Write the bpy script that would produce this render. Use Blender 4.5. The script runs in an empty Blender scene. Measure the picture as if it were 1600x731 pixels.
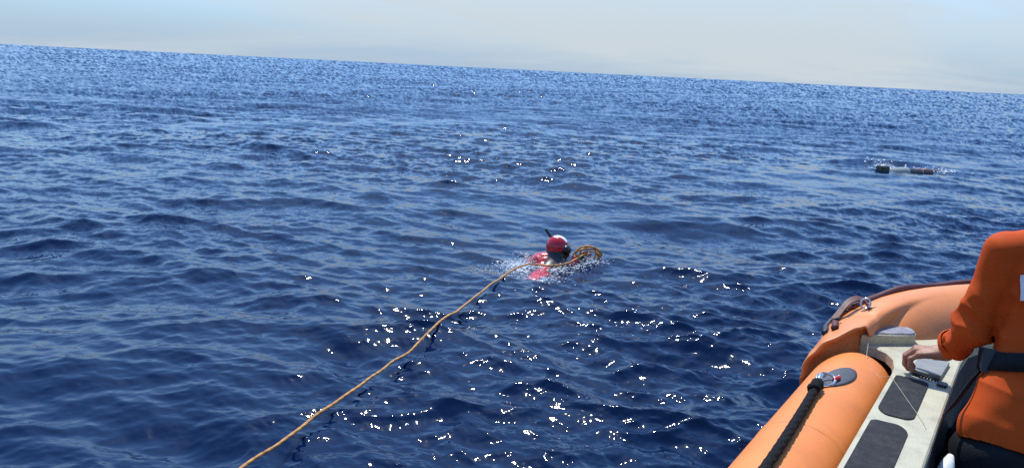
import bpy, bmesh, math, random
import numpy as np
from mathutils import Vector, Matrix
R = math.radians
scene = bpy.context.scene
col = scene.collection

# ---------------------------------------------------------------- camera
CAM_H = 1.65                                   # eye height above the mean sea level
FPX = 1142.0 / 1600.0                         # focal length in image widths
PITCH, ROLL = math.atan(256.7 / 1142.0), R(2.83)
cam_data = bpy.data.cameras.new('camera')
cam_data.sensor_fit = 'HORIZONTAL'
cam_data.sensor_width = 36.0
cam_data.lens = 36.0 * FPX
cam_data.clip_start, cam_data.clip_end = 0.05, 60000.0
cam = bpy.data.objects.new('camera', cam_data)
col.objects.link(cam)
fw = Vector((0, math.cos(PITCH), -math.sin(PITCH)))
up0 = Vector((0, math.sin(PITCH), math.cos(PITCH)))
rt0 = Vector((1, 0, 0))
rt = rt0 * math.cos(ROLL) + up0 * math.sin(ROLL)
up = up0 * math.cos(ROLL) - rt0 * math.sin(ROLL)
m = Matrix((rt, up, -fw)).transposed().to_4x4()
m.translation = (0, 0, CAM_H)
cam.matrix_world = m
scene.camera = cam

# ---------------------------------------------------------------- sky, sun, exposure
SUN_EL, SUN_AZ = R(60), R(-7)                 # azimuth from straight ahead (+Y), positive to the right
world = bpy.data.worlds.new('World')
scene.world = world
world.use_nodes = True
nt = world.node_tree
nt.nodes.clear()
out = nt.nodes.new('ShaderNodeOutputWorld')
bg = nt.nodes.new('ShaderNodeBackground')
bg.inputs['Strength'].default_value = 0.15
sky = nt.nodes.new('ShaderNodeTexSky')
sky.sky_type = 'NISHITA'
sky.sun_disc = False
sky.sun_elevation = SUN_EL
sky.sun_rotation = SUN_AZ
sky.altitude = 0
sky.air_density, sky.dust_density, sky.ozone_density = 1.0, 0.5, 2.5
# thin high cloud, laid out on a flat layer overhead (direction / height above horizon)
tc = nt.nodes.new('ShaderNodeTexCoord')
sep = nt.nodes.new('ShaderNodeSeparateXYZ')
nt.links.new(tc.outputs['Generated'], sep.inputs[0])
def wmath(op, a, b=None, clamp=False):
    n = nt.nodes.new('ShaderNodeMath'); n.operation = op; n.use_clamp = clamp
    for i, v in enumerate((a, b)):
        if v is None: continue
        if isinstance(v, (int, float)): n.inputs[i].default_value = v
        else: nt.links.new(v, n.inputs[i])
    return n.outputs[0]
zc = wmath('ADD', wmath('MAXIMUM', sep.outputs['Z'], 0.0), 0.11)
comb = nt.nodes.new('ShaderNodeCombineXYZ')
nt.links.new(wmath('DIVIDE', sep.outputs['X'], zc), comb.inputs[0])
nt.links.new(wmath('DIVIDE', sep.outputs['Y'], zc), comb.inputs[1])
noise = nt.nodes.new('ShaderNodeTexNoise')
noise.inputs['Scale'].default_value = 0.17
noise.inputs['Detail'].default_value = 7
noise.inputs['Roughness'].default_value = 0.6
noise.inputs['Distortion'].default_value = 0.5
mp = nt.nodes.new('ShaderNodeMapping')
mp.inputs['Location'].default_value = (31.6, 2.9, 0)
mp.inputs['Scale'].default_value = (0.75, 1.0, 1)
nt.links.new(comb.outputs[0], mp.inputs['Vector'])
nt.links.new(mp.outputs[0], noise.inputs['Vector'])
cr = nt.nodes.new('ShaderNodeValToRGB')
cr.color_ramp.elements[0].position = 0.43
cr.color_ramp.elements[1].position = 0.575
nt.links.new(noise.outputs['Fac'], cr.inputs[0])
mix = nt.nodes.new('ShaderNodeMixRGB')
mix.inputs['Color2'].default_value = (2.36, 2.62, 2.80, 1)
bank = wmath('EXPONENT', wmath('MULTIPLY', wmath('MULTIPLY', sep.outputs['Z'], sep.outputs['Z']), -16.0))   # a low bank of thin cloud, clear above
nt.links.new(wmath('MULTIPLY', wmath('MULTIPLY', cr.outputs[0], 0.92), bank), mix.inputs['Fac'])
tint = nt.nodes.new('ShaderNodeMixRGB'); tint.blend_type = 'MULTIPLY'      # cool white balance of the phone
tint.inputs['Fac'].default_value = 1.0
tint.inputs['Color2'].default_value = (0.64, 0.90, 1.12, 1)
nt.links.new(sky.outputs[0], tint.inputs['Color1'])
hzz = wmath('MAXIMUM', sep.outputs['Z'], 0.0)
hazef = wmath('MULTIPLY', wmath('EXPONENT', wmath('MULTIPLY', wmath('MULTIPLY', hzz, hzz), -42.0)), 0.95)
hz = nt.nodes.new('ShaderNodeMixRGB')                                      # pale sea haze low over the horizon
hz.inputs['Color2'].default_value = (1.50, 1.94, 2.52, 1)
nt.links.new(hazef, hz.inputs['Fac']); nt.links.new(tint.outputs[0], hz.inputs['Color1'])
nt.links.new(hz.outputs[0], mix.inputs['Color1'])
nt.links.new(mix.outputs[0], bg.inputs['Color'])
nt.links.new(bg.outputs[0], out.inputs[0])

sun_data = bpy.data.lights.new('sun', 'SUN')
sun_data.energy = 3.15
sun_data.angle = R(0.53)
sun_data.color = (1.0, 0.955, 0.89)
sun = bpy.data.objects.new('sun', sun_data)
col.objects.link(sun)
sdir = Vector((math.sin(SUN_AZ) * math.cos(SUN_EL), math.cos(SUN_AZ) * math.cos(SUN_EL), math.sin(SUN_EL)))
sun.rotation_euler = (-sdir).to_track_quat('-Z', 'Y').to_euler()
sun.location = sdir * 50

vs = scene.view_settings
vs.view_transform, vs.look, vs.exposure, vs.gamma = 'Standard', 'None', 0.80, 1.0
vs.use_curve_mapping = False
scene.cycles.use_denoising = False
scene.cycles.use_adaptive_sampling = False
scene.cycles.max_bounces = 6
scene.cycles.sample_clamp_indirect = 2.0

# ---------------------------------------------------------------- material helpers
def mat(name, base=(0.5, 0.5, 0.5), rough=0.5, metal=0.0, spec=None, var=0.0, vscale=8.0, bump=0.0, bscale=60.0,
        dirt=None, dirt_amt=0.0, dirt_scale=3.0, ior=None):
    """procedural material: base colour with soft variation, optional dirt stains and fine relief"""
    mt = bpy.data.materials.new(name); mt.use_nodes = True
    t = mt.node_tree; b = t.nodes['Principled BSDF']
    b.inputs['Roughness'].default_value = rough
    b.inputs['Metallic'].default_value = metal
    if spec is not None: b.inputs['Specular IOR Level'].default_value = spec
    if ior: b.inputs['IOR'].default_value = ior
    tcn = t.nodes.new('ShaderNodeTexCoord')
    c = t.nodes.new('ShaderNodeRGB'); c.outputs[0].default_value = (*base, 1)
    cur = c.outputs[0]
    if var > 0:
        n = t.nodes.new('ShaderNodeTexNoise'); n.inputs['Scale'].default_value = vscale; n.inputs['Detail'].default_value = 6
        t.links.new(tcn.outputs['Object'], n.inputs['Vector'])
        r = t.nodes.new('ShaderNodeMapRange'); r.inputs[1].default_value = 0.3; r.inputs[2].default_value = 0.7
        r.inputs[3].default_value = 1 - var; r.inputs[4].default_value = 1 + var
        t.links.new(n.outputs['Fac'], r.inputs[0])
        mm = t.nodes.new('ShaderNodeVectorMath'); mm.operation = 'SCALE'
        t.links.new(cur, mm.inputs[0]); t.links.new(r.outputs[0], mm.inputs['Scale'])
        cur = mm.outputs[0]
    if dirt is not None:
        n = t.nodes.new('ShaderNodeTexNoise'); n.inputs['Scale'].default_value = dirt_scale; n.inputs['Detail'].default_value = 9
        n.inputs['Roughness'].default_value = 0.7
        t.links.new(tcn.outputs['Object'], n.inputs['Vector'])
        r = t.nodes.new('ShaderNodeMapRange'); r.inputs[1].default_value = 0.5; r.inputs[2].default_value = 0.72
        r.inputs[3].default_value = 0; r.inputs[4].default_value = dirt_amt
        t.links.new(n.outputs['Fac'], r.inputs[0])
        mx = t.nodes.new('ShaderNodeMixRGB'); mx.inputs['Color2'].default_value = (*dirt, 1)
        t.links.new(r.outputs[0], mx.inputs['Fac']); t.links.new(cur, mx.inputs['Color1'])
        cur = mx.outputs[0]
    t.links.new(cur, b.inputs['Base Color'])
    if bump > 0:
        n = t.nodes.new('ShaderNodeTexNoise'); n.inputs['Scale'].default_value = bscale; n.inputs['Detail'].default_value = 4
        t.links.new(tcn.outputs['Object'], n.inputs['Vector'])
        bp = t.nodes.new('ShaderNodeBump'); bp.inputs['Strength'].default_value = bump; bp.inputs['Distance'].default_value = 0.01
        t.links.new(n.outputs['Fac'], bp.inputs['Height']); t.links.new(bp.outputs[0], b.inputs['Normal'])
    return mt
# ---------------------------------------------------------------- the sea
class WaveField:
    """wind sea as octave bands of a directional k^-4 spectrum, each an FFT tile; finest bands are ripples"""
    def __init__(self, seed=11):
        rng = np.random.default_rng(seed)
        self.bands = []
        N = 768
        lam = 46.0
        wind = R(WIND_DEG)
        for i in range(12):
            lo, hi = lam / 2.0, lam
            L = hi * 34.0 * (1.0 + 0.07 * rng.random())
            dk = 2 * np.pi / L
            kk = np.fft.fftfreq(N, 1.0 / N) * dk
            kx, ky = np.meshgrid(kk, kk)
            k = np.hypot(kx, ky); k[0, 0] = 1.0
            lamk = 2 * np.pi / k
            inband = (lamk <= hi) & (lamk > lo)
            B = SAT * BAND_GAIN[i]
            S = B / k ** 4 * np.exp(-0.6 * (KP / k) ** 2)
            cosd = (kx * math.sin(wind) + ky * math.cos(wind)) / k
            p = SPREAD[i]
            D = np.abs(cosd) ** p
            D = D * np.where(cosd > 0, 1.0, 0.35)
            th = np.linspace(0, 2 * np.pi, 720)
            cd = np.cos(th)
            norm = np.mean(np.abs(cd) ** p * np.where(cd > 0, 1.0, 0.35)) * 2 * np.pi
            S = S * D / norm * inband
            xi = rng.standard_normal((N, N)) + 1j * rng.standard_normal((N, N))
            H = np.sqrt(S) * dk * xi * N * N
            f = lambda a: np.ascontiguousarray(np.real(np.fft.ifft2(a)), dtype=np.float32).ravel(order='C').copy()
            self.bands.append(dict(L=L, N=N, lam=hi, h=f(H), dx=f(1j * kx / k * H), dy=f(1j * ky / k * H),
                                   sx=f(1j * kx * H), sy=f(1j * ky * H), ox=rng.random() * L, oy=rng.random() * L))
            lam /= 2.0
    def sample(self, X, Y, spacing):
        """X, Y flat arrays; spacing = local mesh spacing. returns displacement (3) and left-over slope (2)"""
        Z = np.zeros_like(X); DX = np.zeros_like(X); DY = np.zeros_like(X)
        SX = np.zeros_like(X); SY = np.zeros_like(X)
        gust = self.gust(X, Y)
        for b in self.bands:
            N, L = b['N'], b['L']
            g = gust if b['lam'] < 0.9 else 1.0
            u = ((X + b['ox']) / L % 1.0) * N; v = ((Y + b['oy']) / L % 1.0) * N
            i0 = np.floor(u).astype(np.int32); j0 = np.floor(v).astype(np.int32)
            fu = (u - i0).astype(np.float32); fv = (v - j0).astype(np.float32)
            i0 %= N; j0 %= N
            i1 = (i0 + 1) % N; j1 = (j0 + 1) % N
            a00, a10, a01, a11 = j0 * N + i0, j0 * N + i1, j1 * N + i0, j1 * N + i1
            w00, w10, w01, w11 = (1 - fu) * (1 - fv), fu * (1 - fv), (1 - fu) * fv, fu * fv
            def s(name):
                A = b[name]
                return A[a00] * w00 + A[a10] * w10 + A[a01] * w01 + A[a11] * w11
            q = np.clip((b['lam'] * 0.85 / spacing - 2.0) / 2.2, 0, 1)
            wg = q * q * (3 - 2 * q) * g
            Z += s('h') * wg
            ch = CHOP if b['lam'] > 0.5 else 0.55 * CHOP
            DX += s('dx') * wg * ch; DY += s('dy') * wg * ch
            if np.any(q < 1):
                wr = g * (1 - q * q * (3 - 2 * q)) * RESID
                SX += s('sx') * wr; SY += s('sy') * wr
        far = np.clip((spacing - 0.03) / 0.30, 0, 1)
        SX = SX * (1 - 0.35 * far)
        SY = SY * (1 - far) + far * (0.10 * SY + 0.80 * np.abs(SY) + 0.075)        # unresolved far ripples: mostly their near faces are in view
        return DX, DY, Z, SX, SY
    def gust(self, X, Y):
        g = np.zeros_like(X)
        for (kx, ky, ph) in ((.21, .13, .3), (-.11, .34, 1.9), (.07, .071, 4.0), (.53, -.41, 2.2), (-.83, .75, 5.1), (.31, 1.1, .9)):
            g += np.sin(kx * X + ky * Y + ph + 1.3 * np.sin(.17 * X - .23 * Y + ph * 3))
        return np.clip(1.0 + 0.17 * g, 0.35, 1.6)

WIND_DEG = 12.0
SAT = 0.0105
KP = 1.6
CHOP = 0.95
RESID = 0.75
BAND_GAIN = [0.8, 0.3, 0.2, 0.25, 0.5, 1.1, 2.2, 2.6, 1.6, 0.75, 0.32, 0.10]
SPREAD = [4, 4, 4, 4, 4, 4, 3.6, 3.0, 2.4, 1.8, 1.5, 1.2]
waves = WaveField()

def sea_heights(X, Y):
    X = np.array(X, float); Y = np.array(Y, float)
    px, py = X.copy(), Y.copy()
    rr = np.hypot(X, Y)
    sp = np.maximum(rr * rr / CAM_H * R(0.0466), rr * R(0.0887))   # the mesh spacing there
    for _ in range(4):                        # undo the horizontal drift of the surface points
        dx, dy, z, _, _ = waves.sample(px, py, sp)
        px, py = X - dx, Y - dy
    for (hx0, hy0, hw, hd, hh) in HUMPS:
        z = z + hh * np.exp(-((X - hx0) / hw) ** 2 - ((Y - hy0) / hd) ** 2)
    return z
def sea_height(x, y):
    return float(sea_heights([x], [y])[0])

def sea_grid(th0, th1, nth, deps):
    th = np.linspace(th0, th1, nth)
    r = CAM_H / np.tan(deps)
    dr = np.gradient(r)
    TH, RR = np.meshgrid(th, r)
    SP = np.maximum(np.repeat(np.abs(dr)[:, None], nth, 1), RR * (th[1] - th[0]))
    return (RR * np.sin(TH)).ravel(), (RR * np.cos(TH)).ravel(), SP.ravel(), nth, len(r)

def build_sea():
    near = R(42)
    deps = np.concatenate([np.linspace(near, R(0.10), 900), R(0.10) * 0.6 ** np.arange(1, 8)])
    grids = [sea_grid(R(-47), R(47), 1060, deps),
             sea_grid(R(47), R(313), 260, np.concatenate([np.linspace(near, R(0.10), 160), R(0.10) * 0.6 ** np.arange(1, 8)]))]
    V, S, F, FO, base = [], [], [], [], 0
    for X, Y, SP, nc, nr in grids:
        DX, DY, Z, SX, SY = waves.sample(X, Y, SP)
        for (hx0, hy0, hw, hd, hh) in HUMPS:
            Z += hh * np.exp(-((X - hx0) / hw) ** 2 - ((Y - hy0) / hd) ** 2)
        fo = np.zeros_like(X)
        for (fx, fy, fsx, fsy, amt) in FOAM:
            fo = np.maximum(fo, amt * np.exp(-((X - fx) / fsx) ** 2 - ((Y - fy) / fsy) ** 2))
        FO.append(fo)
        V.append(np.stack([X + DX, Y + DY, Z], 1)); S.append(np.stack([SX, SY, np.zeros_like(SX)], 1))
        idx = np.arange(nr * nc).reshape(nr, nc) + base
        F.append(np.stack([idx[:-1, :-1], idx[:-1, 1:], idx[1:, 1:], idx[1:, :-1]], -1).reshape(-1, 4)[:, ::-1])
        base += nr * nc
    V = np.concatenate(V).astype(np.float32); S = np.concatenate(S).astype(np.float32); F = np.concatenate(F).astype(np.int32)
    me = bpy.data.meshes.new('sea')
    me.vertices.add(len(V)); me.vertices.foreach_set('co', V.ravel())
    me.loops.add(F.size); me.loops.foreach_set('vertex_index', F.ravel())
    me.polygons.add(len(F)); me.polygons.foreach_set('loop_start', np.arange(0, F.size, 4, dtype=np.int32))
    me.polygons.foreach_set('use_smooth', np.ones(len(F), dtype=bool))
    at = me.attributes.new('ripple', 'FLOAT_VECTOR', 'POINT'); at.data.foreach_set('vector', S.ravel())
    fa_ = me.attributes.new('froth', 'FLOAT', 'POINT'); fa_.data.foreach_set('value', np.concatenate(FO).astype(np.float32))
    me.update()
    if me.polygons[0].normal.z < 0: me.flip_normals()
    o = bpy.data.objects.new('sea', me); col.objects.link(o); o['kind'] = 'structure'
    mt = bpy.data.materials.new('sea_water'); mt.use_nodes = True
    t = mt.node_tree; b = t.nodes['Principled BSDF']
    b.inputs['Base Color'].default_value = (0.0008, 0.0078, 0.0350, 1)
    b.inputs['Roughness'].default_value = 0.045
    b.inputs['IOR'].default_value = 1.333
    a = t.nodes.new('ShaderNodeAttribute'); a.attribute_name = 'ripple'
    g = t.nodes.new('ShaderNodeNewGeometry')
    su = t.nodes.new('ShaderNodeVectorMath'); su.operation = 'SUBTRACT'
    t.links.new(g.outputs['Normal'], su.inputs[0]); t.links.new(a.outputs['Vector'], su.inputs[1])
    no = t.nodes.new('ShaderNodeVectorMath'); no.operation = 'NORMALIZE'
    t.links.new(su.outputs[0], no.inputs[0]); t.links.new(no.outputs[0], b.inputs['Normal'])
    # froth where the swimmer and the float break the surface
    fr = t.nodes.new('ShaderNodeAttribute'); fr.attribute_name = 'froth'
    tcn = t.nodes.new('ShaderNodeTexCoord')
    n1 = t.nodes.new('ShaderNodeTexNoise'); n1.inputs['Scale'].default_value = 38.0; n1.inputs['Detail'].default_value = 5; n1.inputs['Roughness'].default_value = 0.7
    t.links.new(tcn.outputs['Object'], n1.inputs['Vector'])
    m1 = t.nodes.new('ShaderNodeMath'); m1.operation = 'MULTIPLY_ADD'; m1.inputs[1].default_value = 0.5; m1.inputs[2].default_value = -0.72
    t.links.new(fr.outputs['Fac'], m1.inputs[0])
    m2 = t.nodes.new('ShaderNodeMath'); m2.operation = 'ADD'; t.links.new(m1.outputs[0], m2.inputs[0]); t.links.new(n1.outputs['Fac'], m2.inputs[1])
    m3 = t.nodes.new('ShaderNodeMath'); m3.operation = 'MULTIPLY'; m3.use_clamp = True; m3.inputs[1].default_value = 5.0; t.links.new(m2.outputs[0], m3.inputs[0])
    mx = t.nodes.new('ShaderNodeMixRGB'); mx.inputs['Color1'].default_value = b.inputs['Base Color'].default_value; mx.inputs['Color2'].default_value = (0.55, 0.60, 0.62, 1)
    t.links.new(m3.outputs[0], mx.inputs['Fac']); t.links.new(mx.outputs[0], b.inputs['Base Color'])
    rm = t.nodes.new('ShaderNodeMapRange'); rm.inputs[3].default_value = 0.045; rm.inputs[4].default_value = 0.4
    t.links.new(m3.outputs[0], rm.inputs[0]); t.links.new(rm.outputs[0], b.inputs['Roughness'])
    me.materials.append(mt)
    return o
HUMPS = [(-.42, 4.55, .5, .28, -.07), (7.75, 16.0, 1.0, 0.45, 0.14), (8.9, 16.1, 0.8, 0.5, 0.06)]
FOAM = [(0.10, 6.22, .26, .28, .68), (0.18, 5.86, .30, .30, .6), (.42, 6.2, .25, .16, .55), (.68, 6.40, .22, .14, .6), (8.3, 15.1, .7, .22, .8), (7.8, 15.5, .4, .3, .6)]
sea = build_sea()
# ---------------------------------------------------------------- mesh helpers
from mathutils import noise as mnoise
def mk(name, V, F, material, parent=None, smooth=True):
    me = bpy.data.meshes.new(name)
    me.from_pydata([tuple(map(float, v)) for v in V], [], [tuple(map(int, f)) for f in F])
    me.materials.append(material)
    me.polygons.foreach_set('use_smooth', [smooth] * len(me.polygons))
    bm = bmesh.new(); bm.from_mesh(me)
    bmesh.ops.recalc_face_normals(bm, faces=bm.faces)
    bm.to_mesh(me); bm.free()
    me.update()
    o = bpy.data.objects.new(name, me); col.objects.link(o)
    if parent is not None: o.parent = parent
    return o
def thing(name, label, cat, loc=(0, 0, 0), rz=0.0, group=None):
    o = bpy.data.objects.new(name, None); col.objects.link(o)
    o.empty_display_size = 0.1
    o.location = loc; o.rotation_euler = (0, 0, rz)
    tag(o, label, cat, group)
    return o
def tag(o, label, cat, group=None):
    o['label'] = label; o['category'] = cat
    if group: o['group'] = group
def catmull(P, n):
    """n points evenly spread along a Catmull-Rom curve through P (any dimension)"""
    P = np.array(P, float)
    Q = np.vstack([2 * P[0] - P[1], P, 2 * P[-1] - P[-2]])
    outp = []
    for i in range(len(P) - 1):
        p0, p1, p2, p3 = Q[i], Q[i + 1], Q[i + 2], Q[i + 3]
        for t in np.linspace(0, 1, 24, endpoint=False):
            outp.append(0.5 * (2 * p1 + (p2 - p0) * t + (2 * p0 - 5 * p1 + 4 * p2 - p3) * t * t + (3 * p1 - p0 - 3 * p2 + p3) * t ** 3))
    outp.append(P[-1]); outp = np.array(outp)
    d = np.concatenate([[0], np.cumsum(np.linalg.norm(np.diff(outp[:, :3], axis=0), axis=1))])
    s = np.linspace(0, d[-1], n)
    return np.stack([np.interp(s, d, outp[:, k]) for k in range(P.shape[1])], 1)
def frames(P):
    T = np.gradient(P[:, :3], axis=0); T /= np.linalg.norm(T, axis=1)[:, None] + 1e-9
    n = np.cross(T[0], [0, 0, 1.0]); 
    if np.linalg.norm(n) < 1e-3: n = np.array([1.0, 0, 0])
    n /= np.linalg.norm(n); Ns = []
    for t in T:
        n = n - t * np.dot(n, t); n /= np.linalg.norm(n); Ns.append(n)
    Ns = np.array(Ns)
    return T, Ns, np.cross(T, Ns)
def grid_faces(nr, nc, wrap=True):
    F = []
    for i in range(nr - 1):
        for j in range(nc if wrap else nc - 1):
            k = (j + 1) % nc
            F.append((i * nc + j, i * nc + k, (i + 1) * nc + k, (i + 1) * nc + j))
    return F
def rope_mesh(P, r, sides=10, strands=3, pitch=0.06, depth=0.2, caps=True):
    """laid rope: a tube whose lobed section twists along the path"""
    P = np.array(P, float); T, A, B = frames(P)
    d = np.concatenate([[0], np.cumsum(np.linalg.norm(np.diff(P[:, :3], axis=0), axis=1))])
    V = []
    for i in range(len(P)):
        for j in range(sides):
            th = 2 * math.pi * j / sides
            rr = r * (1 - depth / 2 + depth / 2 * math.cos(strands * (th - d[i] / pitch * 2 * math.pi / strands)))
            V.append(P[i, :3] + (A[i] * math.cos(th) + B[i] * math.sin(th)) * rr)
    F = grid_faces(len(P), sides)
    if caps: F += [tuple(range(sides)), tuple(range((len(P) - 1) * sides, len(P) * sides))]
    return V, F
def tube_mesh(P, rad, sides=12, caps=True):
    P = np.array(P, float); T, A, B = frames(P)
    rad = np.full(len(P), rad) if np.isscalar(rad) else np.array(rad)
    V = [P[i, :3] + (A[i] * math.cos(2 * math.pi * j / sides) + B[i] * math.sin(2 * math.pi * j / sides)) * rad[i]
         for i in range(len(P)) for j in range(sides)]
    F = grid_faces(len(P), sides)
    if caps: F += [tuple(range(sides)), tuple(range((len(P) - 1) * sides, len(P) * sides))]
    return V, F
def slab(outline, z0, z1, bevel=0.0):
    """flat plate with a plan outline [(x, y)], softened top edge"""
    n = len(outline); o = np.array(outline, float); c = o.mean(0)
    d = o - c; L = np.linalg.norm(d, axis=1)[:, None]
    rings = [(o, z0), (o, z1 - bevel)]
    if bevel: rings.append((o - d / L * bevel, z1))
    V = [(p[0], p[1], z) for ring, z in rings for p in ring]
    F = grid_faces(len(rings), n) + [tuple(range(n)), tuple(range((len(rings) - 1) * n, len(rings) * n))]
    return V, F
def round_rect(x0, x1, y0, y1, r, seg=6):
    out_ = []
    rr = r if isinstance(r, (list, tuple)) else [r] * 4
    for (cx, cy, a0, q) in ((x1 - rr[0], y1 - rr[0], 0, rr[0]), (x0 + rr[1], y1 - rr[1], 90, rr[1]),
                            (x0 + rr[2], y0 + rr[2], 180, rr[2]), (x1 - rr[3], y0 + rr[3], 270, rr[3])):
        for k in range(seg + 1):
            a = R(a0 + 90 * k / seg); out_.append((cx + q * math.cos(a), cy + q * math.sin(a)))
    return out_
def surface_nets(f, lo, hi, h):
    """mesh the zero level of f (vectorised distance function) on a grid of step h"""
    lo = np.array(lo, float); n = np.ceil((np.array(hi) - lo) / h).astype(int) + 1
    ax = [lo[k] + h * np.arange(n[k]) for k in range(3)]
    G = np.stack(np.meshgrid(*ax, indexing='ij'), -1)
    D = f(G.reshape(-1, 3)).reshape(n)
    S = D < 0
    c = tuple(m_ - 1 for m_ in n)
    acc = np.zeros(c + (3,)); cnt = np.zeros(c)
    offs = [(i, j, k) for i in (0, 1) for j in (0, 1) for k in (0, 1)]
    sl = lambda o: tuple(slice(o[k], o[k] + c[k]) for k in range(3))
    for a in offs:
        for k in range(3):
            if a[k] == 0:
                b = list(a); b[k] = 1; b = tuple(b)
                da, db = D[sl(a)], D[sl(b)]
                cr_ = (da < 0) != (db < 0)
                t = np.where(cr_, da / np.where(da == db, 1, da - db), 0)
                p = np.zeros(c + (3,)); p[..., :] = a; p[..., k] = t
                acc += np.where(cr_[..., None], p, 0); cnt += cr_
    act = cnt > 0
    idx = -np.ones(c, int); idx[act] = np.arange(act.sum())
    cells = np.argwhere(act)
    V = lo + (cells + acc[act] / cnt[act][:, None]) * h
    F = []
    for k in range(3):
        u, v = (k + 1) % 3, (k + 2) % 3
        a = [slice(0, None)] * 3; b = [slice(0, None)] * 3
        a[k] = slice(0, n[k] - 1); b[k] = slice(1, n[k])
        e = np.argwhere(S[tuple(a)] != S[tuple(b)])
        e = e[(e[:, u] > 0) & (e[:, v] > 0) & (e[:, u] < c[u]) & (e[:, v] < c[v])]
        q = []
        for du, dv in ((0, 0), (-1, 0), (-1, -1), (0, -1)):
            g = e.copy(); g[:, u] += du; g[:, v] += dv
            q.append(idx[g[:, 0], g[:, 1], g[:, 2]])
        F.append(np.stack(q, 1))
    F = np.concatenate(F); F = F[(F >= 0).all(1)]
    return V, F
def sd_capsule(p, a, b, ra, rb, flat=None, q=1.0):
    a = np.array(a, float); b = np.array(b, float)
    if flat is not None:                       # section flattened along the direction `flat`
        fl = np.array(flat, float); s = 1.0 / q - 1.0
        p = p + (p @ fl)[:, None] * fl * s; a = a + (a @ fl) * fl * s; b = b + (b @ fl) * fl * s
    ab = b - a
    t = np.clip(((p - a) @ ab) / (ab @ ab + 1e-12), 0, 1)
    return np.linalg.norm(p - a - t[:, None] * ab, axis=1) - (ra + (rb - ra) * t)
def sd_ellipsoid(p, c, axes, rad):
    q = (p - np.array(c)) @ np.array(axes).T / np.array(rad)
    L = np.linalg.norm(q, axis=1)
    return (L - 1.0) * min(rad)
def smin(ds, k):
    d = ds[0]
    for e in ds[1:]:
        h = np.clip(0.5 + 0.5 * (d - e) / k, 0, 1)
        d = d * (1 - h) + e * h - k * h * (1 - h)
    return d
def sdf_normals(f, V, e=0.004):
    g = np.stack([f(V + np.eye(3)[k] * e) - f(V - np.eye(3)[k] * e) for k in range(3)], 1)
    return g / (np.linalg.norm(g, axis=1)[:, None] + 1e-9)
def nz(p, s=1.0, o=0.0):
    return mnoise.noise(Vector((p[0] * s + o, p[1] * s - o, p[2] * s + 2 * o)))

# ---------------------------------------------------------------- materials
M = {}
M['tube'] = mat('orange_tube_fabric', (0.68, 0.205, 0.045), 0.5, spec=0.35, var=0.10, vscale=5, bump=0.05, bscale=160, dirt=(0.32, 0.15, 0.07), dirt_amt=0.35, dirt_scale=4.0)
M['bow'] = mat('faded_orange_fabric', (0.62, 0.215, 0.062), 0.46, spec=0.35, var=0.14, vscale=6, bump=0.07, bscale=90, dirt=(0.25, 0.12, 0.07), dirt_amt=0.5, dirt_scale=3.0)
M['deck'] = mat('pale_deck_gelcoat', (0.42, 0.395, 0.275), 0.5, var=0.10, vscale=9, bump=0.2, bscale=120, dirt=(0.18, 0.17, 0.13), dirt_amt=0.6, dirt_scale=7)
M['hull'] = mat('hull_gelcoat', (0.36, 0.37, 0.33), 0.4, var=0.08, dirt=(0.16, 0.15, 0.12), dirt_amt=0.5)
M['tread'] = mat('worn_black_tread', (0.020, 0.021, 0.024), 0.8, var=0.22, vscale=30, bump=0.6, bscale=260, dirt=(0.30, 0.30, 0.27), dirt_amt=0.10, dirt_scale=26, spec=0.25)
M['inner'] = mat('shade_dark_inner_wall', (0.026, 0.029, 0.036), 0.6, var=0.2, vscale=14, bump=0.2, bscale=80)  # cockpit shade on the inner gunwale wall, put into its base colour
M['rubber'] = mat('black_rubber', (0.012, 0.012, 0.014), 0.5, var=0.2, vscale=40)
M['patch'] = mat('grey_rubber_patch', (0.045, 0.050, 0.058), 0.55, var=0.15, vscale=30, bump=0.2, bscale=120)
M['steel'] = mat('stainless_steel', (0.62, 0.61, 0.58), 0.22, metal=1.0)
M['red'] = mat('red_webbing', (0.45, 0.02, 0.015), 0.6, var=0.15)
M['maroon'] = mat('dark_red_trim', (0.075, 0.014, 0.012), 0.6, var=0.3, vscale=30)
M['black_rope'] = mat('black_braided_rope', (0.010, 0.010, 0.011), 0.85, spec=0.15, var=0.3, vscale=60, bump=0.8, bscale=300)
M['gold_rope'] = mat('tan_yellow_rope', (0.44, 0.205, 0.045), 0.6, var=0.28, vscale=22, bump=0.4, bscale=300, dirt=(0.16, 0.08, 0.03), dirt_amt=0.6, dirt_scale=9)
M['grey_pad'] = mat('worn_grey_paint', (0.16, 0.16, 0.20), 0.6, var=0.2, vscale=25, bump=0.3, bscale=90, dirt=(0.5, 0.5, 0.46), dirt_amt=0.5, dirt_scale=12)
M['white_paint'] = mat('chipped_white_paint', (0.70, 0.70, 0.66), 0.45, var=0.12, vscale=30, dirt=(0.25, 0.22, 0.18), dirt_amt=0.5, dirt_scale=18)
M['plate'] = mat('grey_plate', (0.20, 0.21, 0.19), 0.5, var=0.15, vscale=20)
M['shirt'] = mat('orange_shirt_cloth', (0.47, 0.060, 0.0045), 0.8, spec=0.2, var=0.10, vscale=12, bump=0.06, bscale=300)
M['cloth_black'] = mat('black_cloth', (0.008, 0.009, 0.012), 0.7, spec=0.15, var=0.25, vscale=20, bump=0.3, bscale=200)
M['webbing'] = mat('black_webbing', (0.010, 0.011, 0.014), 0.6, spec=0.15, var=0.2, vscale=60, bump=0.4, bscale=350)
M['skin'] = mat('tanned_skin', (0.30, 0.135, 0.075), 0.5, var=0.14, vscale=35, bump=0.25, bscale=180)
M['hair'] = mat('black_hair', (0.010, 0.008, 0.007), 0.5, bump=0.8, bscale=120)
M['print'] = mat('white_print', (0.62, 0.62, 0.64), 0.7, var=0.08, vscale=30)
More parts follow.
